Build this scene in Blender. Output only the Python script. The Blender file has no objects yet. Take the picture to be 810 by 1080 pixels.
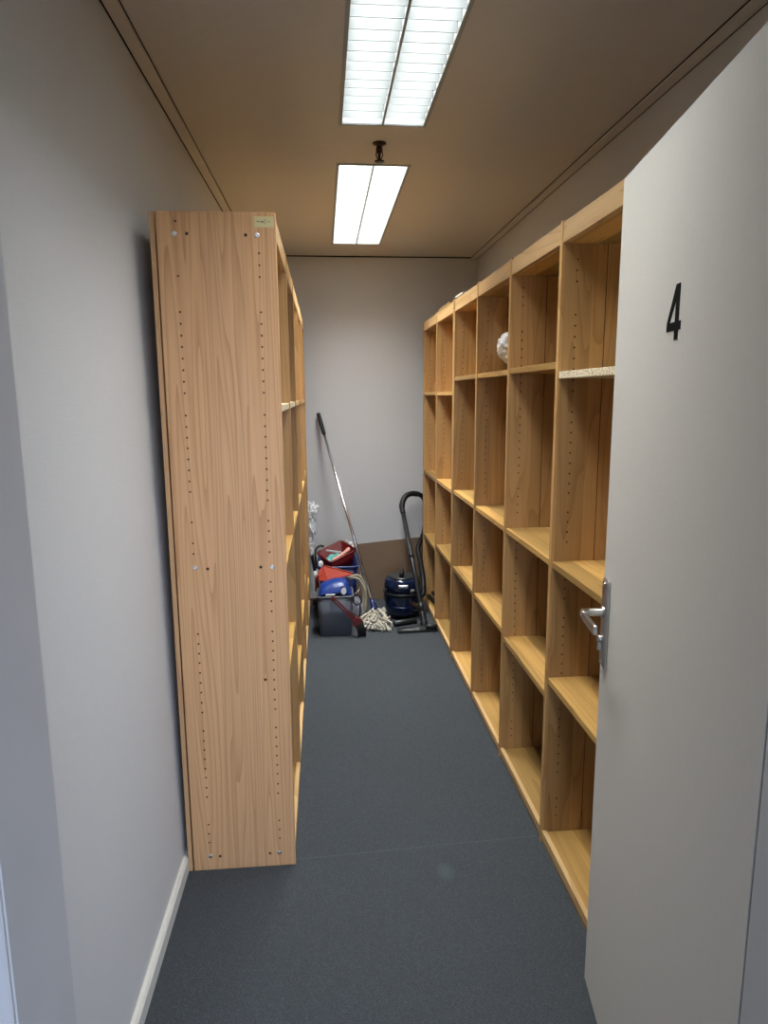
import bpy, bmesh, math, random
from mathutils import Vector, Matrix, noise
random.seed(4)
C = bpy.context.scene.collection
SC = bpy.context.scene
PI = math.pi

# ------------------------------------------------------------------ helpers
def tag(o, label=None, cat=None, group=None, kind=None):
    if label: o['label'] = label
    if cat: o['category'] = cat
    if group: o['group'] = group
    if kind: o['kind'] = kind
    return o

def empty(name, loc, label=None, cat=None, group=None):
    o = bpy.data.objects.new(name, None); C.objects.link(o)
    o.empty_display_size = .1
    o.location = loc
    return tag(o, label, cat, group)

def wloc(o):
    v = Vector((0, 0, 0))
    while o is not None:
        v += Vector(o.location); o = o.parent
    return v

class MB:
    """collects shapes in world coordinates; build() links them as one mesh object"""
    def __init__(s): s.bm = bmesh.new(); s.mi = 0
    def _tagnew(s, faces, smooth):
        for f in faces:
            f.material_index = s.mi; f.smooth = smooth
    def box(s, x0, x1, y0, y1, z0, z1, bev=0.0, rot=None, piv=None, seg=1):
        b = bmesh.new(); bmesh.ops.create_cube(b, size=1)
        for v in b.verts:
            v.co = Vector(((x0+x1)/2+v.co.x*(x1-x0), (y0+y1)/2+v.co.y*(y1-y0), (z0+z1)/2+v.co.z*(z1-z0)))
        if bev > 0:
            bmesh.ops.bevel(b, geom=b.edges[:], offset=bev, segments=seg, profile=.5, affect='EDGES')
        if rot is not None:
            p = Vector(piv) if piv else Vector(((x0+x1)/2, (y0+y1)/2, (z0+z1)/2))
            for v in b.verts: v.co = rot @ (v.co - p) + p
        s.add(b); return s
    def add(s, b, smooth=None):
        m = {}
        for v in b.verts: m[v] = s.bm.verts.new(v.co)
        for f in b.faces:
            try:
                g = s.bm.faces.new([m[v] for v in f.verts])
                g.smooth = f.smooth if smooth is None else smooth
                g.material_index = s.mi
            except ValueError: pass
        b.free()
    def loft(s, rings, caps=True, smooth=True, closed=True):
        rv = [[s.bm.verts.new(p) for p in r] for r in rings]
        n = len(rv[0])
        for a, b in zip(rv[:-1], rv[1:]):
            for i in range(n if closed else n-1):
                j = (i+1) % n
                f = s.bm.faces.new((a[i], a[j], b[j], b[i])); f.smooth = smooth; f.material_index = s.mi
        if caps:
            for r, rev in ((rv[0], True), (rv[-1], False)):
                f = s.bm.faces.new(r[::-1] if rev else r); f.material_index = s.mi
        return s
    def tube(s, pts, r, n=10, caps=True):
        pts = [Vector(p) for p in pts]; rings = []
        rr = r if isinstance(r, (list, tuple)) else [r]*len(pts)
        up = None
        for i, p in enumerate(pts):
            t = (pts[min(i+1, len(pts)-1)]-pts[max(i-1, 0)]).normalized()
            if up is None:
                a = Vector((0, 0, 1)) if abs(t.z) < .9 else Vector((1, 0, 0))
                up = (a - t*a.dot(t)).normalized()
            else: up = (up - t*up.dot(t)).normalized()
            w = t.cross(up)
            rings.append([p + (up*math.cos(2*PI*k/n) + w*math.sin(2*PI*k/n))*rr[i] for k in range(n)])
        return s.loft(rings, caps)
    def strap(s, pts, w, th, side):
        """flat band along pts; side = direction of its width"""
        pts = [Vector(p) for p in pts]; rings = []
        for i, p in enumerate(pts):
            t = (pts[min(i+1, len(pts)-1)]-pts[max(i-1, 0)]).normalized()
            sd = Vector(side); sd = (sd - t*sd.dot(t)).normalized(); n = t.cross(sd)
            ww = w[i] if isinstance(w, (list, tuple)) else w
            rings.append([p+sd*ww/2+n*th/2, p-sd*ww/2+n*th/2, p-sd*ww/2-n*th/2, p+sd*ww/2-n*th/2])
        return s.loft(rings, True, False)
    def lathe(s, prof, cx, cy, n=32, caps=True, k=1.0):
        prof = [(r*k, z) for r, z in prof]
        return s.loft([[Vector((cx+r*math.cos(2*PI*k/n), cy+r*math.sin(2*PI*k/n), z)) for k in range(n)] for r, z in prof], caps)
    def disc(s, c, nrm, r, th, n=12):
        c = Vector(c); nrm = Vector(nrm).normalized()
        return s.tube([c, c+nrm*th], r, n)
    def build(s, name, mat, parent=None, recalc=True):
        if recalc: bmesh.ops.recalc_face_normals(s.bm, faces=s.bm.faces[:])
        me = bpy.data.meshes.new(name)
        if parent is not None:
            off = wloc(parent)
            for v in s.bm.verts: v.co -= off
        s.bm.to_mesh(me); s.bm.free()
        for m in (mat if isinstance(mat, (list, tuple)) else [mat]): me.materials.append(m)
        o = bpy.data.objects.new(name, me); C.objects.link(o)
        if parent is not None: o.parent = parent
        return o

def rrect(cx, cy, z, hx, hy, r, n=5):
    """rounded rectangle ring"""
    out = []
    for qx, qy, a0 in ((1, 1, 0), (-1, 1, PI/2), (-1, -1, PI), (1, -1, 1.5*PI)):
        for k in range(n+1):
            a = a0+PI/2*k/n
            out.append(Vector((cx+qx*(hx-r)+r*math.cos(a), cy+qy*(hy-r)+r*math.sin(a), z)))
    return out

def spline(pts, n=8):
    """Catmull-Rom through pts"""
    P = [Vector(p) for p in pts]; P = [P[0]*2-P[1]] + P + [P[-1]*2-P[-2]]
    out = []
    for i in range(1, len(P)-2):
        for k in range(n):
            t = k/n
            a, b, c, d = P[i-1], P[i], P[i+1], P[i+2]
            out.append(.5*((2*b)+(c-a)*t+(2*a-5*b+4*c-d)*t*t+(3*b-a-3*c+d)*t*t*t))
    out.append(P[-2]); return out

# ------------------------------------------------------------------ materials
def newmat(name):
    m = bpy.data.materials.new(name); m.use_nodes = True
    nt = m.node_tree; return m, nt, nt.nodes['Principled BSDF']
def nd(nt, t, **kw):
    n = nt.nodes.new(t)
    for k, v in kw.items(): setattr(n, k, v)
    return n
def mth(nt, op, a, b=None, c=None):
    n = nd(nt, 'ShaderNodeMath', operation=op)
    for i, v in enumerate((a, b, c)):
        if v is None: continue
        if isinstance(v, (int, float)): n.inputs[i].default_value = v
        else: nt.links.new(v, n.inputs[i])
    return n.outputs[0]
def mixc(nt, fac, a, b, mode='MIX'):
    n = nd(nt, 'ShaderNodeMix', data_type='RGBA', blend_type=mode)
    for i, v in ((0, fac), (6, a), (7, b)):
        if isinstance(v, (int, float)): n.inputs[i].default_value = v
        elif isinstance(v, tuple): n.inputs[i].default_value = (*v, 1)
        else: nt.links.new(v, n.inputs[i])
    return n.outputs[2]
def comb(nt, x, y, z):
    n = nd(nt, 'ShaderNodeCombineXYZ')
    for i, v in enumerate((x, y, z)):
        if isinstance(v, (int, float)): n.inputs[i].default_value = v
        else: nt.links.new(v, n.inputs[i])
    return n.outputs[0]
def noisetex(nt, vec, scale, detail=2, rough=.5, out=0):
    n = nd(nt, 'ShaderNodeTexNoise'); n.inputs['Scale'].default_value = scale
    n.inputs['Detail'].default_value = detail; n.inputs['Roughness'].default_value = rough
    nt.links.new(vec, n.inputs['Vector']); return n.outputs[out]
def ramp(nt, fac, stops):
    n = nd(nt, 'ShaderNodeValToRGB'); nt.links.new(fac, n.inputs[0])
    el = n.color_ramp.elements
    while len(el) < len(stops): el.new(.5)
    for e, (p, c) in zip(el, stops): e.position = p; e.color = (*c, 1) if len(c) == 3 else c
    return n.outputs[0]
def bump(nt, b, h, strength, dist):
    n = nd(nt, 'ShaderNodeBump'); n.inputs['Strength'].default_value = strength; n.inputs['Distance'].default_value = dist
    nt.links.new(h, n.inputs['Height']); nt.links.new(n.outputs[0], b.inputs['Normal'])

def plain(name, col, rough=.5, metal=0, spec=.5, var=.06, bscale=0, bstr=.2, bdist=.001, coat=0):
    """procedural paint / plastic: colour with a little mottling"""
    m, nt, b = newmat(name)
    tc = nd(nt, 'ShaderNodeTexCoord').outputs['Object']
    f = noisetex(nt, tc, 9, 3)
    c = mixc(nt, f, tuple(x*(1-var) for x in col), tuple(min(1, x*(1+var)) for x in col))
    nt.links.new(c, b.inputs['Base Color'])
    b.inputs['Roughness'].default_value = rough; b.inputs['Metallic'].default_value = metal
    b.inputs['Specular IOR Level'].default_value = spec
    if coat: b.inputs['Coat Weight'].default_value = coat
    if bscale: bump(nt, b, noisetex(nt, tc, bscale, 3), bstr, bdist)
    return m

def wood(name, grain, stave, width, light, dark, tone=.16, rings=9.0, seed=0.0, rough=.45, swing=.5, uz=9.0, wz=.75):
    m, nt, b = newmat(name)
    tc = nd(nt, 'ShaderNodeTexCoord').outputs['Object']
    sp = nd(nt, 'ShaderNodeSeparateXYZ'); nt.links.new(tc, sp.inputs[0])
    ax = {'x': 0, 'y': 1, 'z': 2}
    third = [a for a in 'xyz' if a not in (grain, stave)][0]
    w, u, t = sp.outputs[ax[grain]], sp.outputs[ax[stave]], sp.outputs[ax[third]]
    rnd = nd(nt, 'ShaderNodeObjectInfo').outputs['Random']
    rs = mth(nt, 'ADD', mth(nt, 'MULTIPLY', rnd, 37.0), seed)
    u2 = mth(nt, 'ADD', u, rs)
    sid = mth(nt, 'FLOOR', mth(nt, 'DIVIDE', u2, width))
    wn = nd(nt, 'ShaderNodeTexWhiteNoise', noise_dimensions='1D'); nt.links.new(sid, wn.inputs['W'])
    sv = wn.outputs['Value']
    off = mth(nt, 'MULTIPLY', sv, 23.0)
    # fine streaks
    fine = noisetex(nt, comb(nt, mth(nt, 'MULTIPLY', u2, 90.0), mth(nt, 'MULTIPLY', t, 90.0), mth(nt, 'ADD', mth(nt, 'MULTIPLY', w, 2.2), off)), 1.0, 4, .6)
    # cathedral rings: contour lines of a field stretched along the grain
    fld = noisetex(nt, comb(nt, mth(nt, 'ADD', mth(nt, 'MULTIPLY', u2, uz), off), mth(nt, 'MULTIPLY', t, 6.0), mth(nt, 'ADD', mth(nt, 'MULTIPLY', w, wz), off)), 1.0, 1, .4)
    wob = noisetex(nt, comb(nt, mth(nt, 'MULTIPLY', u2, 30.0), 0.0, mth(nt, 'MULTIPLY', w, 6.0)), 1.0, 2)
    ph = mth(nt, 'ADD', mth(nt, 'MULTIPLY', fld, rings), mth(nt, 'MULTIPLY', wob, .25))
    fr = mth(nt, 'FRACT', ph)
    ring = mth(nt, 'POWER', fr, 3.5)
    fac = mth(nt, 'ADD', mth(nt, 'MULTIPLY', ring, swing), mth(nt, 'MULTIPLY', mth(nt, 'SUBTRACT', fine, .35), .75))
    col = mixc(nt, fac, light, dark)
    tn = mth(nt, 'ADD', mth(nt, 'MULTIPLY', mth(nt, 'SUBTRACT', sv, .5), 2*tone), 1.0)
    vm = nd(nt, 'ShaderNodeVectorMath', operation='SCALE'); nt.links.new(col, vm.inputs[0]); nt.links.new(tn, vm.inputs['Scale'])
    # thin glue line between staves
    fu = mth(nt, 'FRACT', mth(nt, 'DIVIDE', u2, width))
    ln = mth(nt, 'LESS_THAN', fu, .012)
    col = mixc(nt, mth(nt, 'MULTIPLY', ln, .35), vm.outputs[0], tuple(x*.5 for x in dark))
    # colour drifts towards orange on some staves
    nt.links.new(mixc(nt, mth(nt, 'MULTIPLY', sv, .25), col, mixc(nt, 1.0, col, (1.0, .86, .7), 'MULTIPLY')), b.inputs['Base Color'])
    b.inputs['Roughness'].default_value = rough; b.inputs['Specular IOR Level'].default_value = .3
    bump(nt, b, fine, .12, .001)
    return m

PL, PD = (.51, .305, .125), (.31, .158, .052)
M = {}
M['up'] = wood('pine_upright', 'z', 'x', .087, PL, PD, seed=.4, tone=.2)
M['end'] = wood('pine_end_panel', 'z', 'x', .118, (.64, .375, .188), (.40, .195, .08), tone=.12, rings=15, seed=3.31, swing=.6, uz=15.0, wz=.42)
M['shelf'] = wood('pine_shelf', 'y', 'x', .075, (.47, .285, .092), (.29, .145, .04), tone=.45, seed=1.7)
M['fascia'] = wood('pine_fascia', 'y', 'z', .2, (.64, .42, .20), (.42, .23, .085), seed=2.2)
M['back'] = wood('pine_back_panel', 'z', 'y', .11, PL, PD, seed=5.2)
def chip():
    m, nt, b = newmat('chipboard')
    tc = nd(nt, 'ShaderNodeTexCoord').outputs['Object']
    v = nd(nt, 'ShaderNodeTexVoronoi'); v.inputs['Scale'].default_value = 260; nt.links.new(tc, v.inputs['Vector'])
    sp = nd(nt, 'ShaderNodeSeparateColor'); nt.links.new(v.outputs['Color'], sp.inputs[0])
    nt.links.new(ramp(nt, sp.outputs[0], [(0, (.42, .30, .16)), (.5, (.66, .56, .38)), (1, (.8, .72, .54))]), b.inputs['Base Color'])
    b.inputs['Roughness'].default_value = .8
    return m
M['chip'] = chip()
M['bore'] = plain('bored_hole', (.10, .05, .025), .9)
def wallpaper(name, col, sc=1.0):
    m, nt, b = newmat(name)
    tc = nd(nt, 'ShaderNodeTexCoord').outputs['Object']
    sp = nd(nt, 'ShaderNodeSeparateXYZ'); nt.links.new(tc, sp.inputs[0])
    h = mth(nt, 'ADD', sp.outputs[0], sp.outputs[1])
    a = noisetex(nt, comb(nt, mth(nt, 'MULTIPLY', h, 260.0), mth(nt, 'MULTIPLY', sp.outputs[2], 22.0), 0.0), 1.0, 2)
    c = noisetex(nt, comb(nt, mth(nt, 'MULTIPLY', h, 24.0), mth(nt, 'MULTIPLY', sp.outputs[2], 240.0), 0.0), 1.0, 2)
    wv = mth(nt, 'ADD', a, c)
    f = mth(nt, 'MULTIPLY', wv, .5)
    nt.links.new(mixc(nt, f, tuple(x*.93 for x in col), tuple(x*1.06 for x in col)), b.inputs['Base Color'])
    b.inputs['Roughness'].default_value = .85; b.inputs['Specular IOR Level'].default_value = .2
    bump(nt, b, wv, .25*sc, .0012)
    return m
M['wall'] = wallpaper('textile_wallpaper', (.60, .595, .59))
M['ceil'] = wallpaper('ceiling_paint', (.58, .55, .525), .5)
M['trim'] = plain('ceiling_trim_paint', (.58, .55, .52), .7)
M['hall'] = plain('hall_paint', (.62, .61, .6), .8)
M['base'] = plain('baseboard_paint', (.66, .64, .58), .5)
M['door'] = wallpaper('door_paint', (.60, .575, .53), .3)
M['door'].node_tree.nodes['Principled BSDF'].inputs['Roughness'].default_value = .5
M['door'].node_tree.nodes['Principled BSDF'].inputs['Specular IOR Level'].default_value = .4
M['frame'] = plain('frame_paint', (.50, .485, .475), .5)
def carpet():
    m, nt, b = newmat('needle_felt_carpet')
    tc = nd(nt, 'ShaderNodeTexCoord').outputs['Object']
    n1 = noisetex(nt, tc, 520, 3, .7)
    n2 = noisetex(nt, tc, 2.2, 3)
    v = nd(nt, 'ShaderNodeTexVoronoi'); v.inputs['Scale'].default_value = 430; nt.links.new(tc, v.inputs['Vector'])
    f = mth(nt, 'ADD', mth(nt, 'MULTIPLY', n1, .7), mth(nt, 'MULTIPLY', v.outputs['Distance'], .6))
    c = ramp(nt, f, [(.30, (.024, .027, .031)), (.55, (.043, .048, .054)), (.8, (.074, .082, .091))])
    c = mixc(nt, mth(nt, 'MULTIPLY', n2, .3), c, (.038, .042, .043))
    sp = nd(nt, 'ShaderNodeSeparateXYZ'); nt.links.new(tc, sp.inputs[0])
    # old pale stain and a seam across the aisle
    dx = mth(nt, 'MULTIPLY', mth(nt, 'SUBTRACT', sp.outputs[0], .37), 30.0)
    dy = mth(nt, 'MULTIPLY', mth(nt, 'SUBTRACT', sp.outputs[1], 1.985), 20.0)
    r = mth(nt, 'ADD', mth(nt, 'MULTIPLY', dx, dx), mth(nt, 'MULTIPLY', dy, dy))
    st = mth(nt, 'MULTIPLY', mth(nt, 'SUBTRACT', 1.0, mth(nt, 'MINIMUM', r, 1.0)), .20)
    c = mixc(nt, mth(nt, 'MULTIPLY', st, n1), c, (.20, .27, .29))
    sy = mth(nt, 'ABSOLUTE', mth(nt, 'SUBTRACT', sp.outputs[1], mth(nt, 'ADD', 2.10, mth(nt, 'MULTIPLY', sp.outputs[0], .05))))
    seam = mth(nt, 'MULTIPLY', mth(nt, 'LESS_THAN', sy, .0018), .10)
    c = mixc(nt, seam, c, (.22, .24, .25))
    nt.links.new(c, b.inputs['Base Color'])
    b.inputs['Roughness'].default_value = .95; b.inputs['Specular IOR Level'].default_value = .1
    bump(nt, b, f, .5, .003)
    return m
M['carpet'] = carpet()
M['steel'] = plain('satin_steel', (.62, .61, .58), .28, 1.0)
M['screw'] = plain('zinc_screw', (.75, .75, .76), .3, 1.0)
M['black'] = plain('black_plastic', (.008, .008, .009), .5, spec=.3)
M['numeral'] = plain('black_numeral', (.006, .006, .006), .85, spec=.1)
M['gap_shade'] = plain('painted_gap_shade', (.012, .010, .008), .9, spec=.1)  # near-black colour standing in for shade along the ceiling edges
M['dgrey'] = plain('dark_grey_plastic', (.020, .021, .021), .36)
M['lampwhite'] = plain('lamp_enamel', (.82, .83, .82), .4)
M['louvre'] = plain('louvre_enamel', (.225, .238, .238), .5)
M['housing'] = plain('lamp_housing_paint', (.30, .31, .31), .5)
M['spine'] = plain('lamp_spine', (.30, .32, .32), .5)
M['bronze'] = plain('dark_bronze', (.035, .02, .015), .4, .6)
M['bingrey'] = plain('bin_grey_plastic', (.085, .093, .112), .4, bscale=140, bstr=.1)
M['blue'] = plain('blue_plastic', (.006, .032, .19), .35)
M['navy'] = plain('navy_plastic', (.008, .016, .085), .33)
M['vacblue'] = plain('vacuum_navy', (.006, .014, .042), .16, coat=.4)
M['red'] = plain('red_plastic', (.105, .003, .005), .5, spec=.3)
M['orange'] = plain('orange_red_plastic', (.33, .028, .009), .6, spec=.25)
M['darkred'] = plain('dark_red_plastic', (.115, .008, .007), .45)
M['chrome'] = plain('chrome', (.85, .85, .85), .42, .6)
M['alu'] = plain('aluminium_tube', (.82, .82, .82), .24, 1.0)
M['white'] = plain('white_plastic', (.75, .75, .74), .4)
M['cloth'] = plain('white_cloth', (.68, .66, .62), .9, var=.15, bscale=60, bstr=.5, bdist=.004)
M['greycloth'] = plain('grey_lilac_cloth', (.34, .33, .37), .9, var=.2, bscale=60, bstr=.5, bdist=.004)
M['yarn'] = plain('cotton_yarn', (.46, .42, .34), .95, var=.25, bscale=220, bstr=.6, bdist=.003)
M['beige'] = plain('beige_yarn', (.36, .31, .23), .95, var=.25, bscale=220, bstr=.6, bdist=.003)
M['teal'] = plain('teal_cloth', (.12, .42, .38), .9, var=.15)
M['pink'] = plain('salmon_rubber', (.62, .30, .22), .6, var=.12)
M['bristle'] = plain('dark_bristle', (.02, .018, .018), .8)
M['board'] = plain('brown_hardboard', (.165, .105, .062), .75, var=.14, bscale=30, bstr=.1)
M['paper'] = plain('crumpled_paper', (.74, .72, .71), .8)
M['bag'] = plain('bag_film', (.66, .66, .66), .35, var=.08)
M['label'] = plain('yellowed_label', (.62, .52, .26), .6, var=.12)
M['ink'] = plain('faded_ink', (.22, .20, .17), .7)
M['glass'] = plain('window_pane', (.9, .95, 1), .05)
def emis(name, col, s):
    m, nt, b = newmat(name)
    b.inputs['Base Color'].default_value = (.8, .8, .8, 1)
    b.inputs['Emission Color'].default_value = (*col, 1); b.inputs['Emission Strength'].default_value = s
    return m
M['diffuser'] = emis('lit_diffuser', (.88, 1.0, .98), 1.0)

# ------------------------------------------------------------------ light levels
LAMP_W = 20.0        # each trough of a luminaire, watts
SKY = 14.5            # daylight outside the hall window
EXPOSURE = 0.0

# ------------------------------------------------------------------ the room
ZC = 2.529
def xl(y): return -.531 + .0098*(y-1.9)          # face of the left wall (very slightly skew)
XR, YB = 1.143, 5.115
YF0, YF1 = .616, .75                              # the wall with the doorway
XJ0, XJ1 = -.317, .556
def struct(o): o['kind'] = 'structure'; return o
struct(MB().box(-2.3, 4.3, -3.1, 5.3, -.12, 0).build('floor', M['carpet']))
LX, LW, LH = .2345, .305, .045
lamps = [(1.14, 2.697), (3.142, 4.695)]
m = MB()
lx0, lx1 = .088, .395
m.box(-2.3, lx0, -3.1, 5.3, ZC, ZC+.15); m.box(lx1, 4.3, -3.1, 5.3, ZC, ZC+.15)
ys = [-3.1, lamps[0][0], lamps[0][1], lamps[1][0], lamps[1][1], 5.3]
for a, b in ((0, 1), (2, 3), (4, 5)): m.box(lx0, lx1, ys[a], ys[b], ZC, ZC+.15)
struct(m.build('ceiling', M['ceil']))
m = MB()
m.loft([[Vector((xl(y)+.040, y, 0)), Vector((xl(y)-.14, y, 0)), Vector((xl(y)-.14, y, ZC)), Vector((xl(y), y, ZC))] for y in (YF1, 5.3)], True, False)
struct(m.build('wall_left', M['wall']))
struct(MB().box(XR, XR+.14, YF1, 5.3, 0, ZC).build('wall_right', M['wall']))
struct(MB().box(xl(5.2), XR, YB, 5.3, 0, ZC).build('wall_back', M['wall']))
m = MB(); m.box(-2.3, XJ0-.015, YF0+.006, YF1-.006, 0, ZC); m.box(XJ1+.015, 4.3, YF0+.006, YF1-.006, 0, ZC); m.box(XJ0-.015, XJ1+.015, YF0+.006, YF1-.006, 2.035, ZC)
struct(m.build('wall_front', M['wall']))
# perimeter strip under the ceiling, with black strips as painted shade along its edges
def strip(m, f0, f1, ya, yb, d=.012):
    m.loft([[Vector((f0(y), y, ZC-d)), Vector((f1(y), y, ZC-d)), Vector((f1(y), y, ZC)), Vector((f0(y), y, ZC))] for y in (ya, yb)], True, False)
mats = [M['trim'], M['gap_shade']]
m = MB()
strip(m, lambda y: xl(y)+.006, lambda y: xl(y)+.043, YF1, YB-.01)
m.mi = 1  # shade lines on both sides of the strip, painted as black bands
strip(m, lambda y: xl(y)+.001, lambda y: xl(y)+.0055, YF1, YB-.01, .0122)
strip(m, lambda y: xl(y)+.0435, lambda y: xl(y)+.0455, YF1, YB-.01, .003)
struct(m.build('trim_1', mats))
m = MB()
strip(m, lambda y: XR-.043, lambda y: XR-.006, YF1, YB-.01)
m.mi = 1  # same painted shade lines on the right
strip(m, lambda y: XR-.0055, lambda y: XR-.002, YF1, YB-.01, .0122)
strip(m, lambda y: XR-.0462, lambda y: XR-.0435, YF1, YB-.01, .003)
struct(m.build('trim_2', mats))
m = MB(); m.mi = 1; m.box(xl(5)+.046, XR-.048, YB-.008, YB-.001, ZC-.007, ZC)  # no real trim here: black bar painted as the back wall's shade line
struct(m.build('trim_shade_3', mats))
# skirting of the left wall
m = MB()
m.loft([[Vector((xl(y)+a, y, z)) for a, z in ((.030, 0), (.056, 0), (.056, .044), (.050, .052), (.030, .052))] for y in (YF1, 5.1)], True, False)
struct(m.build('baseboard_left', M['base']))

# door frame (painted steel): lining with a stop, and a face on the hall side
m = MB()
for x, sg in ((XJ0, -1), (XJ1, 1)):
    a, b = sorted((x, x+sg*.02)); m.box(a, b, YF0, YF1, 0, 2.035, .001)
    a, b = sorted((x+sg*.0015, x+sg*.075)); m.box(a, b, YF0-.006, YF0+.008, 0, 2.095, .002)
    a, b = sorted((x+sg*.0015, x+sg*.05)); m.box(a, b, YF1-.008, YF1+.004, 0, 2.065, .002)
m.box(XJ1-.012, XJ1+.004, YF0+.03, YF1-.002, 0, 2.035, .003)
m.box(XJ0+.0005, XJ1-.0005, YF0, YF1, 2.02, 2.035)
m.box(XJ0-.001, XJ1+.001, YF0-.006, YF0+.008, 2.021, 2.095)
m.box(XJ0-.001, XJ1+.001, YF1-.008, YF1+.004, 2.021, 2.065)
struct(m.build('trim_4', M['frame']))

# the hall behind the camera, with the window daylight comes from
WX0, WX1, WZ0, WZ1 = -.6, 3.3, .85, 2.12
m = MB(); y0, y1 = -3.1, -2.9
m.box(-2.3, WX0, y0, y1, 0, ZC); m.box(WX1, 4.3, y0, y1, 0, ZC); m.box(WX0, WX1, y0, y1, 0, WZ0); m.box(WX0, WX1, y0, y1, WZ1, ZC)
struct(m.build('wall_hall', M['hall']))
struct(MB().box(-2.3, -2.16, -2.9, YF0, 0, ZC).build('wall_hall_left', M['hall']))
struct(MB().box(4.16, 4.3, -2.9, YF0, 0, ZC).build('wall_hall_right', M['hall']))
m = MB()
for x in (WX0, WX0+1.28, WX0+2.58, WX1-.05): m.box(x, x+.05, -3.05, -2.99, WZ0, WZ1, .004)
for z in (WZ0, WZ1-.05): m.box(WX0, WX1, -3.05, -2.99, z, z+.05, .004)
struct(m.build('window_1', M['white']))
pl = bpy.data.lights.new('window_daylight', 'AREA'); pl.shape = 'RECTANGLE'; pl.size = WX1-WX0; pl.size_y = WZ1-WZ0
pl.cycles.is_portal = True
po = bpy.data.objects.new('window_daylight', pl); C.objects.link(po)
po.location = ((WX0+WX1)/2, -3.0, (WZ0+WZ1)/2); po.rotation_euler = (PI/2, 0, 0)

w = bpy.data.worlds.new('World'); SC.world = w; w.use_nodes = True
bg = w.node_tree.nodes['Background']
wt = w.node_tree
tcw = nd(wt, 'ShaderNodeTexCoord').outputs['Generated']
spw = nd(wt, 'ShaderNodeSeparateXYZ'); wt.links.new(tcw, spw.inputs[0])
wt.links.new(ramp(wt, mth(wt, 'ADD', mth(wt, 'MULTIPLY', spw.outputs[2], .5), .5),
     [(.44, (.22, .22, .20)), (.52, (.70, .85, 1.15)), (.8, (.56, .77, 1.15))]), bg.inputs[0])
bg.inputs[1].default_value = SKY

# ------------------------------------------------------------------ ceiling luminaires
def luminaire(y0, y1, label, power, spread=112):
    cx = (lx0+lx1)/2
    t = empty('ceiling_light', (cx, (y0+y1)/2, ZC), label, 'ceiling light', 'louvred ceiling lights')
    m = MB(); f = .014
    m.box(lx0+.001, lx1-.001, y0+.001, y1-.001, ZC+.085, ZC+.09)
    for a, b, c, d in ((lx0+.001, lx0+.004, y0+.001, y1-.001), (lx1-.004, lx1-.001, y0+.001, y1-.001), (lx0+.001, lx1-.001, y0+.001, y0+.004), (lx0+.001, lx1-.001, y1-.004, y1-.001)):
        m.box(a, b, c, d, ZC-.003, ZC+.09)
    m.box(lx0-.008, lx0+.004, y0-.008, y1+.008, ZC-.004, ZC); m.box(lx1-.004, lx1+.008, y0-.008, y1+.008, ZC-.004, ZC)
    m.box(lx0+.004, lx1-.004, y0-.008, y0+.004, ZC-.004, ZC); m.box(lx0+.004, lx1-.004, y1-.004, y1+.008, ZC-.004, ZC)
    m.build('housing', M['housing'], t)
    MB().box(cx-.004, cx+.004, y0+.004, y1-.004, ZC-.003, ZC+.05).build('spine', M['spine'], t)
    for xa, xb in ((lx0+.005, cx-.005), (cx+.005, lx1-.005)):
        MB().box(xa, xb, y0+.006, y1-.006, ZC+.055, ZC+.059).build('diffuser', M['diffuser'], t)
        m = MB(); n = 26
        for i in range(1, n):
            y = y0+(y1-y0)*i/n
            m.loft([[Vector((x, y-.0012, ZC)), Vector((x, y+.0012, ZC)), Vector((x, y+.004, ZC+.042)), Vector((x, y-.004, ZC+.042))] for x in (xa, xb)], True, False)
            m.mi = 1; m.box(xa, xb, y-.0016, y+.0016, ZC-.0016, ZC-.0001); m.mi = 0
        m.build('louvre', [M['louvre'], M['spine']], t)
        L = bpy.data.lights.new('lamp_glow', 'AREA'); L.shape = 'RECTANGLE'; L.size = xb-xa-.004; L.size_y = y1-y0-.02
        L.energy = LAMP_W*power; L.color = (.97, 1.0, .99); L.spread = math.radians(spread)
        o = bpy.data.objects.new('lamp_glow', L); C.objects.link(o); o.parent = t
        o.location = Vector(((xa+xb)/2, (y0+y1)/2, ZC+.050)) - wloc(t)
luminaire(*lamps[0], 'white louvred ceiling light nearer the door, cut off by the top of the photo', .72)
luminaire(*lamps[1], 'white louvred ceiling light nearer the back wall, beyond the sprinkler', 1.5, 124)

# sprinkler
t = empty('fire_sprinkler', (.245, 2.885, ZC), 'small dark fire sprinkler hanging from the ceiling between the two lights', 'sprinkler')
MB().lathe([(.027, ZC), (.028, ZC-.003), (.022, ZC-.006), (.012, ZC-.010)], .245, 2.885).build('ceiling_rose', M['bronze'], t)
MB().lathe([(.011, ZC-.013), (.013, ZC-.022), (.013, ZC-.034), (.006, ZC-.038), (.005, ZC-.066)], .245, 2.885, 16).build('sprinkler_body', M['bronze'], t)
m = MB()
for s in (-1, 1): m.tube([(.245+s*.011, 2.885, ZC-.03), (.245+s*.013, 2.885, ZC-.048), (.245+s*.003, 2.885, ZC-.064)], .0022, 6)
m.build('frame_arm', M['bronze'], t)
m = MB(); m.lathe([(.004, ZC-.064), (.019, ZC-.066), (.020, ZC-.0685), (.004, ZC-.0685)], .245, 2.885, 20); m.build('deflector', M['bronze'], t)

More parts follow.
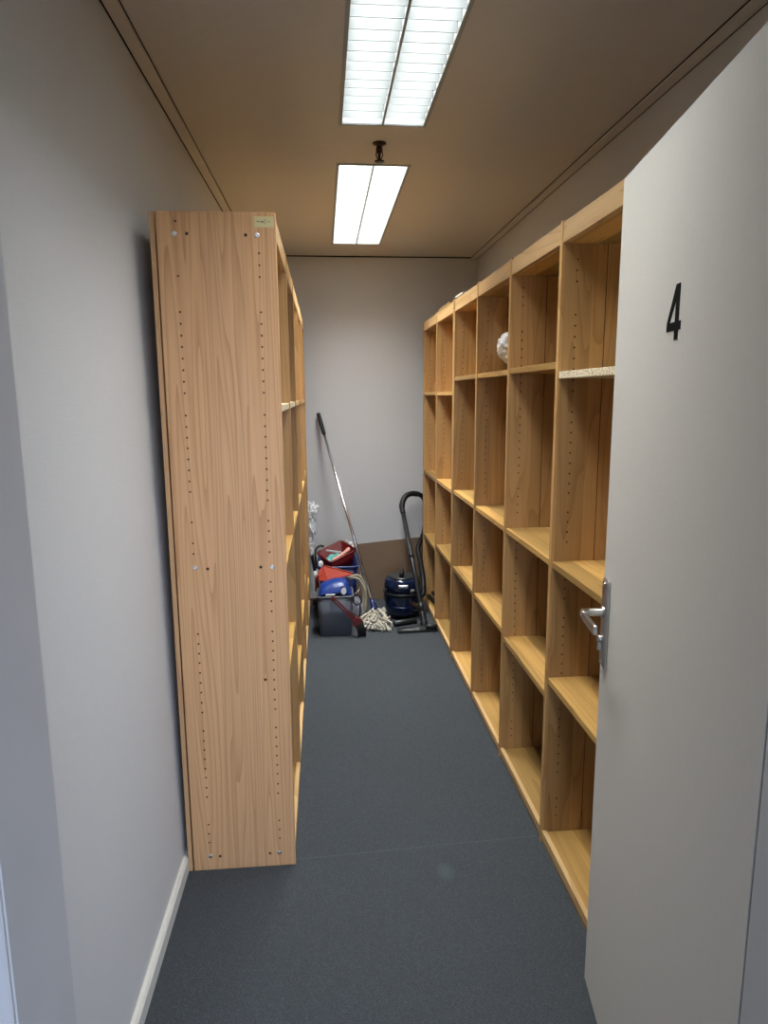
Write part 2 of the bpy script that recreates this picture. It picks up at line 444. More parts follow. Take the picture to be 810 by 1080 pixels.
# ------------------------------------------------------------------ door
H0 = Vector((.544, .75)); DD = Vector((.153, .988)).normalized(); DN = Vector((-DD.y, DD.x))   # along the leaf, out of its hall face
def dp(s, z, o): return Vector((H0.x+DD.x*s+DN.x*o, H0.y+DD.y*s+DN.y*o, z))
DW, DT, DB = .792, 2.010, .010
def dbox(m, s0, s1, z0, z1, o0, o1, bev=.0):
    b = bmesh.new(); bmesh.ops.create_cube(b, size=1)
    for v in b.verts: v.co = Vector(((s0+s1)/2+v.co.x*(s1-s0), (z0+z1)/2+v.co.y*(z1-z0), (o0+o1)/2+v.co.z*(o1-o0)))
    if bev: bmesh.ops.bevel(b, geom=b.edges[:], offset=bev, segments=2, profile=.5, affect='EDGES')
    for v in b.verts: v.co = dp(*v.co)
    m.add(b)
door = empty('door_1', (*dp(0, 0, 0)[:2], 0)); struct(door)
door['label'] = 'open pale grey door marked with a black number 4'; door['category'] = 'door'
m = MB(); dbox(m, 0, DW, DB, DT, -.040, 0, .0015); m.build('door_leaf', M['door'], door)
sc_ = .752
m = MB(); dbox(m, sc_-.021, sc_+.021, .905, 1.120, 0, .008, .003); dbox(m, sc_-.017, sc_+.017, .91, 1.115, .007, .0095, .001)
pl_ = m.build('lock_plate', M['steel'], door)
m = MB()
for z in (.917, 1.108): m.disc(dp(sc_, z, .008), (*DN, 0), .005, .0025, 12)
m.build('plate_screw', M['steel'], pl_)
zh = 1.040
neck = spline([dp(sc_, zh, .006), dp(sc_, zh, .034), dp(sc_-.004, zh, .048), dp(sc_-.014, zh, .056), dp(sc_-.026, zh, .058)], 5)
m = MB(); m.tube(neck, .0095, 12); m.disc(dp(sc_, zh, .007), (*DN, 0), .0145, .007, 20)
gr = [(-.004, .0545, .008, .0055), (.004, .0575, .0095, .006), (.04, .0585, .0105, .0055), (.10, .057, .0112, .005), (.118, .056, .0112, .005), (.124, .0555, .0095, .0035)]
m.loft([[dp(sc_-a, zh-.001-.02*a+hz*cz_, o+ho*co_) for co_, cz_ in [(math.copysign(abs(math.cos(q))**.5, math.cos(q)), math.copysign(abs(math.sin(q))**.5, math.sin(q))) for q in [2*PI*k/16 for k in range(16)]]] for a, o, hz, ho in gr], True, True)
m.build('door_handle', M['steel'], door)
m = MB(); m.disc(dp(sc_, .974, .006), (*DN, 0), .0088, .014, 16); dbox(m, sc_-.0045, sc_+.0045, .946, .974, .006, .0195, .002); m.build('lock_cylinder', M['steel'], door)
m = MB()     # latch forend on the leaf edge
dbox(m, DW, DW+.0015, .90, 1.13, -.030, -.010, .0005); dbox(m, DW+.001, DW+.010, 1.02, 1.05, -.026, -.014, .002); m.build('latch', M['steel'], door)
# numeral 4: outer outline minus its triangular counter, 1 mm thick film
def poly(m, pts, o0=.0, o1=.0012):
    f = [[dp(s, z, o0) for s, z in pts], [dp(s, z, o1) for s, z in pts]]
    m.loft(f, True, False)
m = MB()
zt, zb, zc0, zc1 = 1.733, 1.640, 1.656, 1.6705
sR, sL = .400, .4165            # stem
poly(m, [(sR, zb), (sL, zb), (sL, zc0), (sR, zc0)])
poly(m, [(.389, zc0), (.456, zc0), (.456, zc1), (.389, zc1)])
poly(m, [(sR, zc1), (sL, zc1), (sL, zt), (sR, zt)])
poly(m, [(sL, zt), (sL, zt-.024), (.4425, zc1), (.456, zc1), (.4185, zt)])
m.build('room_number', M['numeral'], door)
m = MB()
for z in (.25, 1.75): m.tube([dp(-.007, z-.045, -.006), dp(-.007, z+.045, -.006)], .0065, 12)
m.build('hinge', M['steel'], door)

# ------------------------------------------------------------------ bookcases
ZH = [1.951,1.918,1.886,1.788,1.755,1.722,1.690,1.657,1.624,1.591,1.558,1.493,1.460,1.428,1.397,1.364,1.331,1.298,1.266,1.236,1.173,1.141,1.108,1.075,
      .980,.949,.918,.885,.819,.787,.755,.724,.691,.658,.625,.591,.558,.495,.461,.429,.397,.364,.333,.297,.264,.165,.132,.100]
TU = .022
def upright_mesh(name, x0, x1, xf, xb, mat, zlist_back, big=None, groove=None):
    """upright standing at y 0..TU with drilled peg holes in its near face (mesh at origin)"""
    b = MB().box(x0, x1, 0, TU, 0, 2.062, .0012).build(name, [mat, M['bore']])
    c = MB()
    for z in ZH: c.tube([(xf, -.01, z), (xf, .013, z)], .0031, 8)
    for z in zlist_back: c.tube([(xb, -.01, z), (xb, .013, z)], .0031, 8)
    for x, z in (big or []): c.tube([(x, -.01, z), (x, .015, z)], .0048, 10)
    if groove: c.box(groove-.0012, groove+.0012, -.01, .004, -.01, 2.1)
    co = c.build('cutter', [M['bore']])
    md = b.modifiers.new('b', 'BOOLEAN'); md.operation = 'DIFFERENCE'; md.object = co; md.solver = 'EXACT'
    md.material_mode = 'TRANSFER'
    dg = bpy.context.evaluated_depsgraph_get(); dg.update()
    me = bpy.data.meshes.new_from_object(b.evaluated_get(dg))
    me.name = name
    bpy.data.objects.remove(b); bpy.data.objects.remove(co)
    return me
def put(mesh, name, parent, loc):
    o = bpy.data.objects.new(name, mesh); C.objects.link(o); o.parent = parent
    o.location = Vector(loc) - wloc(parent); return o

def bookcase(t, sgn, xf, xb, ups, mesh, shelves, slot=None, endmesh=None):
    """sgn: direction from the front edge to the back in x"""
    def bx(a, b): return (min(a, b), max(a, b))
    for i, y in enumerate(ups):
        put(endmesh if (endmesh and i == 0) else mesh, 'upright', t, (0, y, 0))
    for i in range(len(ups)-1):
        y0, y1 = ups[i]+TU+.0008, ups[i+1]-.0008
        MB().box(*bx(xf+sgn*.002, xf+sgn*.020), y0, y1, 1.996, 2.056, .0012).build('fascia', M['fascia'], t)
        MB().box(*bx(xf+sgn*.0205, xb-sgn*.016), y0, y1, 1.996, 2.016, .0008).build('top_board', M['shelf'], t)
        MB().box(*bx(xb-sgn*.015, xb-sgn*.003), y0, y1, .02, 2.056, .0008).build('back_panel', M['back'], t)
        MB().box(*bx(xf+sgn*.006, xf+sgn*.024), y0, y1, 0, .0195, .0008).build('plinth', M['fascia'], t)
        MB().box(*bx(xf+sgn*.002, xf+sgn*.018), y0, y1, .020, .047, .0012).build('front_lip', M['fascia'], t)
        MB().box(*bx(xf+sgn*.0185, xb-sgn*.016), y0, y1, .020, .041, .0008).build('bottom_board', M['shelf'], t)
        for z, kind in shelves[i]:
            o = MB().box(*bx(xf+sgn*.004, xb-sgn*.016), y0, y1, z-.0215, z, .0012).build('shelf', M['chip' if kind else 'shelf'], t)
            if kind: o['label'] = 'bare chipboard shelf'

# right side
XF = .729; XBK = 1.081
me_r = upright_mesh('upright', XF, XBK, XF+.050, XF+.285, M['up'], [z for z in ZH if z < 1.8 and not .9 < z < .99], None, XF+.143)
near_ups = [1.532, 2.100, 2.668, 3.235, 3.799]
tn = empty('bookcase', (XF, near_ups[0], 0), 'long empty pine bookcase along the right wall, standing behind the open door', 'bookcase')
bookcase(tn, 1, XF, XBK, near_ups, me_r, [[(1.617, 1), (1.012, 0), (.612, 0)], [(1.648, 0), (1.012, 0), (.548, 0)], [(1.645, 0), (1.012, 0), (.572, 0)], [(1.645, 0), (1.012, 0), (.566, 0)]])
far_ups = [3.825, 4.390, 4.953]
tf = empty('bookcase', (XF, far_ups[0], 0), 'two-bay pine bookcase at the far end of the right wall, behind the vacuum cleaner', 'bookcase')
bookcase(tf, 1, XF, XBK, far_ups, me_r, [[(1.566, 0), (1.004, 0), (.566, 0)], [(1.566, 0), (1.000, 0), (.528, 0)]])

# left side
LF, LB = -.1225, -.474
big = [(-.372, 2.002), (-.208, 2.0), (-.362, 1.027), (-.201, 1.028), (-.370, .048), (-.206, .047), (-.20, .66)]
zb_ = [z for z in ZH if not (z > 1.79 or .86 < z < 1.0 or z in (1.236, 1.141))] + [2.035, 1.887]
me_end = upright_mesh('upright', LB+.018, LF, LF-.050, -.402, M['end'], zb_, big)
me_l = upright_mesh('upright', LB, LF, LF-.050, -.402, M['up'], zb_)
left_ups = [2.069, 2.637, 3.205, 3.773, 4.341, 4.909]
tl = empty('bookcase', (LF, left_ups[0], 0), 'pine bookcase against the left wall, its drilled end panel facing the door', 'bookcase')
bookcase(tl, -1, LF, LB, left_ups, me_l, [[(1.521, 1), (1.012, 0), (.657, 0)], [(1.521, 1), (1.012, 0), (.345, 0)], [(1.521, 0), (1.012, 0), (.40, 0)], [(1.521, 0), (1.012, 0), (.40, 0)], [(1.521, 0), (1.018, 0), (.22, 0)]], endmesh=me_end)
# edge strip of the back seen beside the end panel
MB().box(LB, LB+.0135, 2.069, 2.091, 0, 2.06, .001).build('back_strip', M['end'], tl)
for x, z in ((-.406, 2.002), (-.176, 2.0), (-.399, 1.031), (-.166, 1.027), (-.401, .050), (-.175, .048)):
    m = MB(); m.lathe([(.0072, 0), (.0068, .0012), (.0035, .0022), (.0015, .001), (.0008, .001)], 0, 0, 16)
    for v in m.bm.verts: v.co = Vector((x+v.co.x, 2.069-v.co.z, z+v.co.y))
    m.build('screw', M['screw'], tl)
m = MB(); m.box(-.183, -.128, 2.0683, 2.0692, 2.021, 2.051, .0002)
lb = m.build('label', M['label'], tl); lb['label'] = 'small yellowed paper label'
m = MB()
for x0, x1, z0, z1 in ((-.176, -.166, 2.036, 2.0385), (-.164, -.155, 2.034, 2.0385), (-.1525, -.151, 2.029, 2.044), (-.147, -.137, 2.036, 2.0375)):
    m.box(x0, x1, 2.0679, 2.0684, z0, z1)
m.build('faded_mark', M['ink'], lb)

# offcuts lying on the bookcase tops, and a white crumple on a shelf
o = MB().box(XF+.004, XF+.042, 3.98, 4.36, 2.0625, 2.072, .002).build('wood_offcut', M['fascia']); tag(o, 'thin brown wooden slat lying on top of the far right bookcase', 'offcut')
m = MB(); m.box(XF+.002, XF+.05, 3.62, 3.80, 2.0625, 2.074, .002)
tag(m.build('wood_offcut', M['cloth']), 'short pale slat lying on the bookcase top beside the brown slat', 'offcut')

def crumple(m, c, r, seed, sub=3, amp=.35, fr=2.2, squash=(1, 1, 1), zmin=None):
    b = bmesh.new(); bmesh.ops.create_icosphere(b, subdivisions=sub, radius=1)
    for v in b.verts:
        d = v.co.normalized()
        k = 1 + amp*noise.turbulence(d*fr+Vector((seed, seed*1.7, 0)), 3, True) - amp*.6
        k += .10*amp*noise.noise(d*9+Vector((seed, 0, 3)))
        p = Vector((c[0]+d.x*r*k*squash[0], c[1]+d.y*r*k*squash[1], c[2]+d.z*r*k*squash[2]))
        if zmin is not None: p.z = max(p.z, zmin)
        v.co = p
    for f in b.faces: f.smooth = False
    m.add(b)
m = MB()
crumple(m, (.866, 3.14, 1.757), .075, 2.3, 4, .30, 1.9, (.90, .8, 1.0))
crumple(m, (.880, 3.145, 1.690), .046, 5.1, 4, .35, 2.2, (.50, .7, 1.25), 1.6456)
tag(m.build('crumpled_paper', M['paper']), 'crumpled white paper standing on an upper shelf of the right bookcase', 'paper')

# ------------------------------------------------------------------ brown sheet leaning on the back wall
m = MB()
f0 = [Vector(p) for p in ((.07, 5.040, .0), (.80, 5.040, .0), (.80, 5.108, .470), (.29, 5.108, .425), (.07, 5.106, .405))]
m.loft([f0, [p+Vector((0, .005, 0)) for p in f0]], True, False)
tag(m.build('hardboard_sheet', M['board']), 'brown hardboard sheet leaning on the back wall behind the vacuum cleaner', 'board')

# ------------------------------------------------------------------ grey bin with its blue lid
bx_, by_ = .054, 4.345
t = empty('waste_bin', (bx_, by_, 0), 'grey rectangular plastic bin with a blue domed lid, standing on the carpet', 'bin')
m = MB(); r = .03
outer = [rrect(bx_, by_, z, hx, hy, rr) for z, hx, hy, rr in ((0.0, .095, .088, .02), (.006, .103, .096, .028), (.14, .110, .102, .03), (.266, .117, .108, .03))]
inner = [rrect(bx_, by_, z, hx, hy, rr) for z, hx, hy, rr in ((.266, .114, .105, .028), (.02, .102, .094, .026))]
m.loft(outer+inner, True)
m.build('bin_body', M['bingrey'], t)
m = MB(); m.loft([rrect(bx_, by_, z, hx, hy, .031) for z, hx, hy in ((.262, .1175, .1085), (.262, .122, .113), (.272, .122, .113), (.272, .113, .104))], False)
m.build('bin_rim', M['bingrey'], t)
LP = [(-1, 0), (-.93, .40), (-.82, .62), (-.55, .80), (-.1, .95), (.3, 1.0), (.6, .94), (.76, .78), (.88, .45), (.95, .18), (1, 0)]
def lidh(u_):
    for (a, h0), (b, h1) in zip(LP[:-1], LP[1:]):
        if u_ <= b: return h0+(h1-h0)*(u_-a)/(b-a)
    return 0
m = MB(); N = 18; rings = []
for i in range(N+1):                                # domed lid: cross-section runs front to back
    yy = -.100+.200*i/N
    k = (1-(abs(yy)/.104)**2.6)**.5
    rings.append([Vector((bx_+(-.110+.220*j/28)*(.97), by_+yy, .268+k*.095*lidh(-1+2*j/28))) for j in range(29)])
m.loft(rings, False, True, False)
m.loft([[p for p in rings[0]], [p+Vector((0, 0, -.004)) for p in rings[0]]], False, False, False)
lid = m.build('bin_lid', M['blue'], t)
m = MB(); rs = []
for k in range(20):
    a = 2*PI*k/20; rs.append((math.cos(a), math.sin(a)))
def dome_y(z):                                       # front surface of the dome at height z
    k = min(.999, max(.02, (z-.268)/.086)); return by_-.104*(1-k*k)**(1/2.6)
m.loft([[Vector((.110+.017*c, dome_y(.306+.022*s)-o, .306+.022*s)) for c, s in rs] for o in (-.004, .004)], True, True)
pg = m.build('lid_plug', M['greycloth'], lid); pg['label'] = 'oval grey plug'
m = MB()
m.loft([[Vector((.110+f*.017*c, dome_y(.306+f*.022*s)-o, .306+f*.022*s)) for c, s in rs] for f, o in ((1.0, -.003), (1.0, .0055), (1.32, .0055), (1.32, -.003))], False, True)
m.build('plug_ring', M['navy'], lid)
m = MB(); m.loft([[Vector((x, dome_y(z)-o, z)) for x, z in ((-.008, .279), (.052, .281), (.052, .289), (-.008, .287))] for o in (-.003, .002)], True, False)
l2 = m.build('lid_sticker', M['white'], lid); l2['label'] = 'small white sticker'

# red hand brush leaning on the bin
t = empty('hand_brush', (.20, 4.215, 0), 'dark red hand brush leaning diagonally across the front of the grey bin', 'brush')
m = MB()
P0, P1 = Vector((.034, 4.221, .270)), Vector((.166, 4.215, .132))
for s in (-1, 1):
    d = (P1-P0).normalized(); n_ = Vector((d.z, 0, -d.x))*s*.0085
    m.strap([P0+n_*.5, P0.lerp(P1, .08)+n_, P0.lerp(P1, .9)+n_, P1+n_*.6], .010, .011, (d.z, 0, -d.x))
m.strap([P0-d*.006, P0+d*.03], .022, .012, (d.z, 0, -d.x)); m.strap([P1-d*.04, P1+d*.02], .030, .013, (d.z, 0, -d.x))
m.build('brush_handle', M['darkred'], t)
m = MB(); A = P1+d*.01
m.strap([A, A+d*.02, A+d*.045], [.03, .062, .066], .030, (d.z, 0, -d.x)); m.build('brush_head', M['darkred'], t)
m = MB()
for i in range(9):
    for j in range(4):
        q = A+d*.044+Vector((d.z, 0, -d.x))*(-.029+.058*i/8)+Vector((0, 1, 0))*(-.011+.022*j/3)
        e = Vector((q.x+.018+.008*random.random(), q.y+random.uniform(.01, .03), .0015))
        m.tube([q, q.lerp(e, .5)+Vector((.003, 0, 0)), e], .0035, 5)
m.build('bristles', M['bristle'], t)

# ------------------------------------------------------------------ blue mop bucket with a red pail standing in it
ux, uy = .083, 4.735
t = empty('mop_bucket', (ux, uy, 0), 'dark blue rectangular mop bucket standing behind the grey bin', 'bucket')
m = MB()
m.loft([rrect(ux, uy, z, hx, hy, .035) for z, hx, hy in ((.030, .112, .150), (.036, .118, .156), (.385, .135, .178), (.385, .131, .174), (.05, .112, .150))], True)
m.build('bucket_body', M['navy'], t)
m = MB(); m.loft([rrect(ux, uy, z, hx, hy, .037) for z, hx, hy in ((.372, .1352, .178), (.370, .143, .186), (.386, .144, .187), (.390, .138, .181), (.386, .131, .174))], False)
m.build('bucket_rim', M['navy'], t)
for sx in (-1, 1):
    for sy in (-1, 1):
        m = MB(); cx, cy = ux+sx*.085, uy+sy*.12
        m.tube([(cx-.010, cy, .0165), (cx+.010, cy, .0165)], .0165, 16); m.tube([(cx, cy, .015), (cx, cy, .04)], .006, 8)
        m.build('castor', M['black'], t)
m = MB()
m.tube(spline([(ux-.146, uy-.10, .36), (ux-.155, uy-.09, .44), (ux-.150, uy-.05, .488), (ux-.12, uy+.02, .494), (ux-.10, uy+.1, .47)], 6), .008, 8)
m.build('bucket_handle', M['black'], t)
m = MB(); m.tube(spline([(ux+.144, uy-.12, .375), (ux+.158, uy-.13, .30), (ux+.146, uy-.15, .22), (ux+.10, uy-.196, .185)], 6), .0035, 8)
m.build('wire_bail', M['steel'], t)

# red pail: turned and tipped towards the door
Rm = Matrix.Rotation(math.radians(20), 3, 'X') @ Matrix.Rotation(math.radians(-8), 3, 'Y') @ Matrix.Rotation(math.radians(33), 3, 'Z')
PC = Vector((.083, 4.730, .400))
def pw(x, y, z): return PC + Rm @ Vector((x, y, z))
t = empty('pail', PC-Vector((0, 0, .06)), 'dark red rectangular pail sitting tilted in the blue mop bucket', 'pail')
def pring(z, hx, hy, r): return [pw(v.x, v.y, v.z) for v in rrect(0, 0, z, hx, hy, r)]
m = MB(); m.loft([pring(*a) for a in ((-.060, .082, .062, .02), (-.055, .088, .068, .024), (.066, .106, .090, .026), (.066, .102, .086, .024), (-.05, .084, .064, .02))], True)
m.build('pail_body', M['red'], t)
m = MB(); m.loft([pring(*a) for a in ((.056, .106, .090, .027), (.056, .113, .097, .03), (.068, .114, .098, .03), (.070, .108, .092, .028), (.067, .102, .086, .024))], False)
m.build('pail_rim', M['red'], t)
m = MB(); b = bmesh.new(); bmesh.ops.create_grid(b, x_segments=14, y_segments=12, size=1)
for v in b.verts:
    x, y = v.co.x, v.co.y
    v.co = pw(-.018+x*.055, .012+y*.048, .020+.016*noise.noise(Vector((x*2.2, y*2.2, 1.5)))+.012*math.sin(x*5+y*2)-.006*(x*x+y*y))
b2 = bmesh.ops.solidify(b, geom=b.faces[:], thickness=.004)
for f in b.faces: f.smooth = True
m.add(b); tag(m.build('cleaning_cloth', M['teal']), 'teal cleaning cloth lying in the red pail', 'cloth')
m = MB(); q = [pw(-.075, -.045, .045), pw(-.02, -.052, .052), pw(.035, -.052, .060), pw(.082, -.048, .072)]
m.tube(spline(q, 5), [.006, .009, .011, .012, .012, .012, .012, .013, .013, .013, .014, .014, .014, .015, .015, .012][:16], 10)
tag(m.build('rubber_glove', M['pink']), 'salmon pink rolled rubber glove lying across the red pail', 'glove')
m = MB(); m.strap([pw(-.045, .060, .070), pw(.035, -.030, .048)], .012, .004, (0, -.3, 1))
tag(m.build('plastic_scraper', M['white']), 'thin pale plastic strip standing in the red pail beside the teal cloth', 'scraper')
m = MB(); crumple(m, (.168, 4.875, .440), .062, 3.3, 4, .5, 2.2, (.62, .62, 1.05))
tag(m.build('cleaning_rag', M['cloth']), 'crumpled white rag behind the red pail, beside the mop handle', 'rag')
m = MB(); crumple(m, (-.037, 4.60, .398), .03, 8.1, 3, .6, 2.6, (.62, .5, .9))
tag(m.build('cleaning_rag', M['cloth']), 'small white rag at the left end of the blue bucket rim', 'rag')

# orange dustpan lying on lid and bucket
t = empty('dustpan', (.05, 4.47, .30), 'orange red dustpan propped between the blue lid and the blue bucket', 'dustpan')
a, b_, c, d_, e = [Vector(p) for p in ((-.056, 4.52, .366), (-.018, 4.545, .402), (.183, 4.50, .352), (.012, 4.465, .312), (-.050, 4.485, .314))]
m = MB(); n_ = Vector((0, .004, -.004))
m.loft([[b_, c, d_], [p+n_ for p in (b_, c, d_)]], True, False)
m.loft([[a, b_, d_, e], [p+n_ for p in (a, b_, d_, e)]], True, False)
m.build('pan', M['orange'], t)
m = MB(); m.strap([b_, c], .012, .004, (0, -.6, .8)); m.strap([d_, c], .012, .004, (0, -.8, -.2)); m.build('pan_edge', M['orange'], t)
m = MB(); m.tube([a.lerp(e, .4), a.lerp(e, .5)+Vector((-.012, .01, -.03)), a.lerp(e, .5)+Vector((-.016, .02, -.11))], [.013, .012, .010], 10); m.build('dustpan_handle', M['darkred'], t)

# beige mop yarn looped from the bucket, and a grey cloth in its loop
m = MB()
base = [(.152, 4.515, .318), (.205, 4.518, .318), (.246, 4.518, .262), (.260, 4.518, .18), (.246, 4.516, .09), (.212, 4.514, .012)]
for i in range(9):
    o = Vector((random.uniform(-.012, .012), random.uniform(-.02, .02), random.uniform(-.012, .012)))
    m.tube(spline([Vector(p)+o*(1 if k else .4)+Vector((random.uniform(-.004, .004), 0, random.uniform(-.004, .004))) for k, p in enumerate(base)], 5), .0068, 6)
m.bm.verts.ensure_lookup_table()
zz = min(v.co.z for v in m.bm.verts)
for v in m.bm.verts: v.co.z += max(0, .001-zz)*(1 if v.co.z < .06 else 0)
tag(m.build('yarn_loop', M['beige']), 'beige loop of old mop yarn hanging beside the grey bin', 'mop yarn')
m = MB(); crumple(m, (.206, 4.470, .105), .055, 6.2, 4, .45, 2.0, (.66, .40, 1.65), .001)
tag(m.build('cleaning_rag', M['greycloth']), 'grey lilac rag heaped inside the beige yarn loop', 'rag')
m = MB()
m.tube(spline([(.168, 4.44, .215), (.20, 4.438, .222), (.228, 4.44, .195)], 6), .005, 8)
m.tube(spline([(.168, 4.435, .178), (.20, 4.43, .150), (.225, 4.435, .155)], 6), .0045, 8)
m.tube(spline([(.225, 4.435, .155), (.222, 4.43, .08), (.208, 4.43, .012), (.19, 4.43, .006)], 6), .0045, 8)
m.tube(spline([(.228, 4.44, .195), (.232, 4.44, .17), (.225, 4.435, .155)], 6), .0045, 8)
tag(m.build('black_cord', M['black']), 'thin black cord coiled over the grey lilac rag', 'cord')

# ------------------------------------------------------------------ string mop leaning in the corner
t = empty('string_mop', (.33, 4.42, 0), 'string mop with a metal handle and black grip leaning on the back wall', 'mop')
A, B = Vector((.310, 4.485, .150)), Vector((-.033, 5.092, 1.416))
u = (B-A).normalized()
m = MB(); m.tube([A, B-u*.13], .0105, 14); m.build('handle_tube', M['alu'], t)
m = MB(); m.tube([B-u*.165, B-u*.16, B-u*.02, B], [.0145, .0150, .0150, .0148], 14); m.build('grip', M['black'], t)
m = MB(); S = A-u*.075
m.tube([A+u*.02, A-u*.01, A-u*.04, S], [.014, .018, .024, .030], 14)
m.tube([S+Vector((-.035, -.01, 0)), S+Vector((.035, .01, 0))], .014, 10)
m.build('mop_socket', M['navy'], t)
m = MB()
rnd = random.Random(7)
for i in range(150):
    a = rnd.uniform(0, 2*PI); q = S+Vector((rnd.uniform(-.03, .03), rnd.uniform(-.02, .02), rnd.uniform(-.012, .012)))
    rr = abs(rnd.gauss(.065, .028)); ex = min(.412, max(.225, .326+rr*1.3*math.cos(a))); ey = min(4.432, 4.385+rr*.8*math.sin(a))
    zt = rnd.uniform(.006, .082)*max(.12, 1-rr/.16)+.004
    if i % 6 == 0: zt += rnd.uniform(.02, .05)
    mid = Vector(((q.x+ex)/2+rnd.uniform(-.02, .02), (q.y+ey)/2+rnd.uniform(-.02, .02), max(zt+.02, q.z*.8+rnd.uniform(-.02, .025))))
    end = Vector((ex, ey, zt)); tip = end+Vector((rnd.uniform(-.012, .028), rnd.uniform(-.028, .028), rnd.uniform(-.02, .005))); tip.z = max(tip.z, .0055)
    m.tube(spline([q, mid, end, tip, end.lerp(mid, .35)+Vector((rnd.uniform(-.02, .02), rnd.uniform(-.02, .005), rnd.uniform(.0, .025)))], 3), .0060, 5)
m.build('mop_strands', M['yarn'], t)

# ------------------------------------------------------------------ cluttered left corner: bag over a broom stick
t = empty('broom_stick', (-.052, 4.93, 0), 'dark broom stick with a pale tip leaning in the left back corner', 'stick')
A, B = Vector((-.046, 4.945, .012)), Vector((-.150, 5.085, .64))
u = (B-A).normalized()
m = MB(); m.tube([A+u*.24, B], .012, 10); m.build('stick', M['dgrey'], t)
m = MB(); m.tube([A+u*.16, A+u*.245], .0125, 10); m.build('stick_sleeve', M['white'], t)
m = MB(); m.tube([A+u*.02, A+u*.165], .016, 10); m.strap([A+Vector((-.06, 0, .022)), A+Vector((.055, 0, .022))], .035, .024, (0, 1, 0)); m.build('broom_block', M['darkred'], t)
m = MB()
for i in range(12): m.tube([A+Vector((-.055+.0095*i, 0, .014)), A+Vector((-.057+.0098*i, rnd.uniform(-.01, .01), -.0105))], .004, 5)
m.build('bristles', M['bristle'], t)
m = MB(); crumple(m, (-.112, 5.035, .69), .082, 4.4, 4, .6, 2.3, (.72, .62, 1.05)); tg = m
crumple(m, (-.112, 5.03, .57), .074, 9.4, 4, .7, 2.2, (.55, .6, 1.3))
crumple(m, (-.116, 5.02, .44), .060, 12.4, 4, .7, 2.2, (.5, .6, 1.6))
tag(m.build('plastic_bag', M['bag']), 'crumpled white plastic bag hung over the stick in the left back corner', 'bag')

# ------------------------------------------------------------------ vacuum cleaner
vx, vy, VS = .532, 4.625, 1.0
t = empty('vacuum_cleaner', (vx, vy, 0), 'dark blue tub vacuum cleaner standing at the back right', 'vacuum cleaner')
m = MB(); m.lathe([(.100, .028), (.112, .034), (.118, .06), (.124, .10), (.128, .160), (.128, .166)], vx, vy, 40, k=VS); m.build('tub', M['vacblue'], t)
m = MB(); m.lathe([(.128, .168), (.133, .172), (.133, .186), (.128, .190)], vx, vy, 40, k=VS); m.build('seal_ring', M['black'], t)
m = MB(); m.lathe([(.128, .191), (.127, .24), (.121, .272), (.112, .284), (.10, .287)], vx, vy, 40, k=VS); m.build('motor_head', M['vacblue'], t)
m = MB(); m.lathe([(.104, .2872), (.102, .296), (.085, .301), (.02, .303)], vx, vy, 40, k=VS); m.build('lid', M['dgrey'], t)
m = MB(); m.tube(spline([(vx-.005, vy-.065, .298), (vx-.004, vy-.06, .322), (vx, vy-.03, .332), (vx+.008, vy+.04, .330), (vx+.01, vy+.065, .298)], 6), .010, 10); m.build('carry_handle', M['black'], t)
m = MB(); m.lathe([(.017, .30), (.018, .334), (.012, .342)], vx-.012, vy-.075, 16); kb = m.build('switch_knob', M['black'], t)
def onring(r, z0, z1, a0, a1, th, n=10):
    m = MB()
    m.loft([[Vector((vx+rr*math.cos(a), vy+rr*math.sin(a), z)) for rr, z in ((r*VS, z0), (r*VS+th, z0), (r*VS+th, z1), (r*VS, z1))] for a in [math.radians(a0+(a1-a0)*i/n) for i in range(n+1)]], True, True)
    return m
pt = onring(.1235, .236, .258, 252, 282, .004).build('name_plate', M['chrome'], t); pt['label'] = 'bright metal plate'
onring(.126, .203, .222, 291, 304, .003).build('side_badge', M['spine'], t)
for a in (200, 340):
    onring(.128, .135, .215, a-5, a+5, .007, 3).build('clamp', M['dgrey'], t)
onring(.119, .082, .098, 235, 285, .006).build('tub_bead', M['navy'], t)
for k in range(4):
    a = PI/4+k*PI/2; cx, cy = vx+.088*math.cos(a), vy+.088*math.sin(a)
    m = MB(); m.tube([(cx-.009, cy, .0145), (cx+.009, cy, .0145)], .0145, 14); m.tube([(cx, cy, .014), (cx, cy, .04)], .007, 8); m.build('castor', M['black'], t)
# hose from the tub, up round the far end of the bookcase to the wand
hose = spline([(.694, 5.026, .817), (.742, 5.045, .782), (.765, 5.05, .70), (.75, 5.05, .52), (.700, 5.02, .40), (.704, 4.93, .33), (.700, 4.80, .27), (.695, 4.70, .215), (.685, 4.65, .15), (.662, 4.64, .13)], 9)
m = MB(); m.tube(hose, [.0175+(.0014 if i % 2 else -.0008) for i in range(len(hose))], 12); m.build('hose', M['black'], t)
# wand
W0, W1 = Vector((.642, 4.335, .070)), Vector((.570, 4.955, .728))
u = (W1-W0).normalized()
m = MB(); m.tube([W0, W1], .0165, 14)
for f in (.08, .52): m.tube([W0.lerp(W1, f), W0.lerp(W1, f+.05)], .0195, 14)
m.build('wand', M['dgrey'], t)
m = MB(); pth = spline([W1-u*.06, W1, (.583, 4.985, .772), (.612, 5.005, .806), (.655, 5.02, .818), (.695, 5.026, .812)], 6)
m.tube(pth, [.0185]*6+[.021]*(len(pth)-6), 14); m.build('wand_handle', M['black'], t)
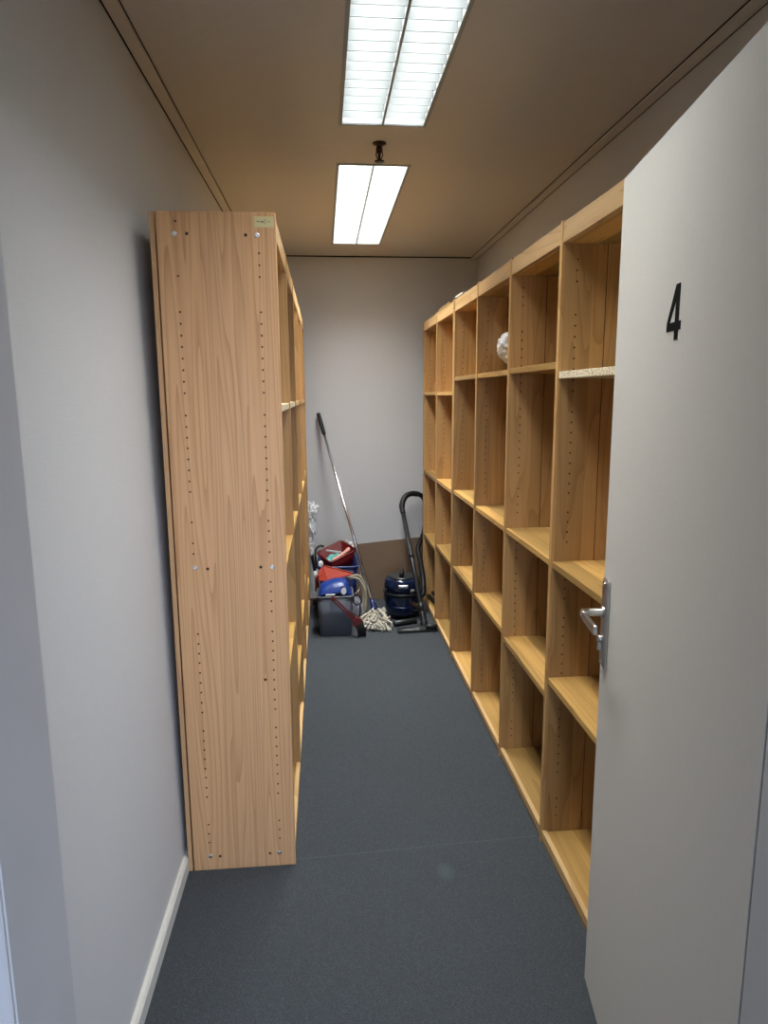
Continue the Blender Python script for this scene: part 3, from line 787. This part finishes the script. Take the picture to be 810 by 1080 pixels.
# floor tool
m = MB()
m.loft([[Vector((x, y, z)) for x, y, z in ((x0, 4.268+k*.02, .003), (x0, 4.345+k*.02, .003), (x0, 4.340+k*.02, .020), (x0, 4.315+k*.02, hz), (x0, 4.285+k*.02, hz-.002), (x0, 4.268+k*.02, .018))]
        for x0, k, hz in ((.462, -1, .018), (.48, -1, .024), (.56, -.8, .030), (.605, -.6, .040), (.65, -.4, .040), (.68, -.3, .034), (.716, -.2, .034), (.726, -.2, .024))], True, False)
nz = m.build('floor_tool', M['dgrey'], t)
m = MB(); m.tube(spline([(.642, 4.300, .030), (.642, 4.308, .048), W0-u*.01, W0+u*.05], 5), [.026]*3+[.024]*5+[.020]*8, 12); m.build('swivel_joint', M['black'], nz)
m = MB(); m.tube([(.645, 4.265, .040), (.722, 4.268, .037)], .014, 10); m.build('tool_roller', M['dgrey'], nz)

# spare suction tube lying behind the floor tool, and a dark cable bundle in the bottom bay
m = MB(); tp = [Vector((.448, 4.40, .021)), Vector((.612, 4.448, .024))]
m.tube([tp[0], tp[0].lerp(tp[1], .02), tp[0].lerp(tp[1], .5), tp[1]], [.015, .019, .018, .0175], 14)
for v in m.bm.verts: v.co.z = max(v.co.z, .0015)
tag(m.build('suction_tube', M['dgrey']), 'short dark grey suction tube lying behind the vacuum floor tool', 'tube')
m = MB()
m.tube(spline([(.765, 4.88, .060), (.80, 4.60, .064), (.84, 4.44, .060), (.95, 4.43, .058), (1.0, 4.6, .058), (.93, 4.82, .058), (.82, 4.87, .06)], 7), .016, 10)
m.tube(spline([(.79, 4.86, .090), (.82, 4.62, .094), (.86, 4.47, .090), (.94, 4.47, .088), (.975, 4.6, .088), (.92, 4.79, .088), (.84, 4.84, .09)], 7), .015, 10)
tag(m.build('spare_hose', M['black']), 'coiled black hose lying in the bottom bay of the far right bookcase', 'hose')

# ------------------------------------------------------------------ camera
def rotm():
    yaw, pitch, roll = 8.77698206e-02, -1.70553767e-01, 6.56074739e-03
    cy, sy, cp, sp, cr, sr = math.cos(yaw), math.sin(yaw), math.cos(pitch), math.sin(pitch), math.cos(roll), math.sin(roll)
    return Matrix(((cy, 0, sy), (0, 1, 0), (-sy, 0, cy))) @ Matrix(((1, 0, 0), (0, cp, -sp), (0, sp, cp))) @ Matrix(((cr, -sr, 0), (sr, cr, 0), (0, 0, 1)))
R = rotm()
def wd(v): q = R @ Vector(v); return Vector((q.x, q.z, -q.y))
cx, cyv, cz = wd((1, 0, 0)), wd((0, -1, 0)), wd((0, 0, -1))
cd = bpy.data.cameras.new('camera'); co = bpy.data.objects.new('camera', cd); C.objects.link(co)
co.matrix_world = Matrix(((cx.x, cyv.x, cz.x, 0), (cx.y, cyv.y, cz.y, 0), (cx.z, cyv.z, cz.z, 1.55), (0, 0, 0, 1)))
cd.sensor_fit = 'VERTICAL'; cd.sensor_height = 24; cd.lens = 718.18/1080*24
cd.clip_start = .02; cd.clip_end = 50
SC.camera = co
vs = SC.view_settings
SC.display_settings.display_device = 'sRGB'
vs.view_transform = 'Standard'; vs.look = 'None'; vs.gamma = 1; vs.use_curve_mapping = False; vs.exposure = EXPOSURE
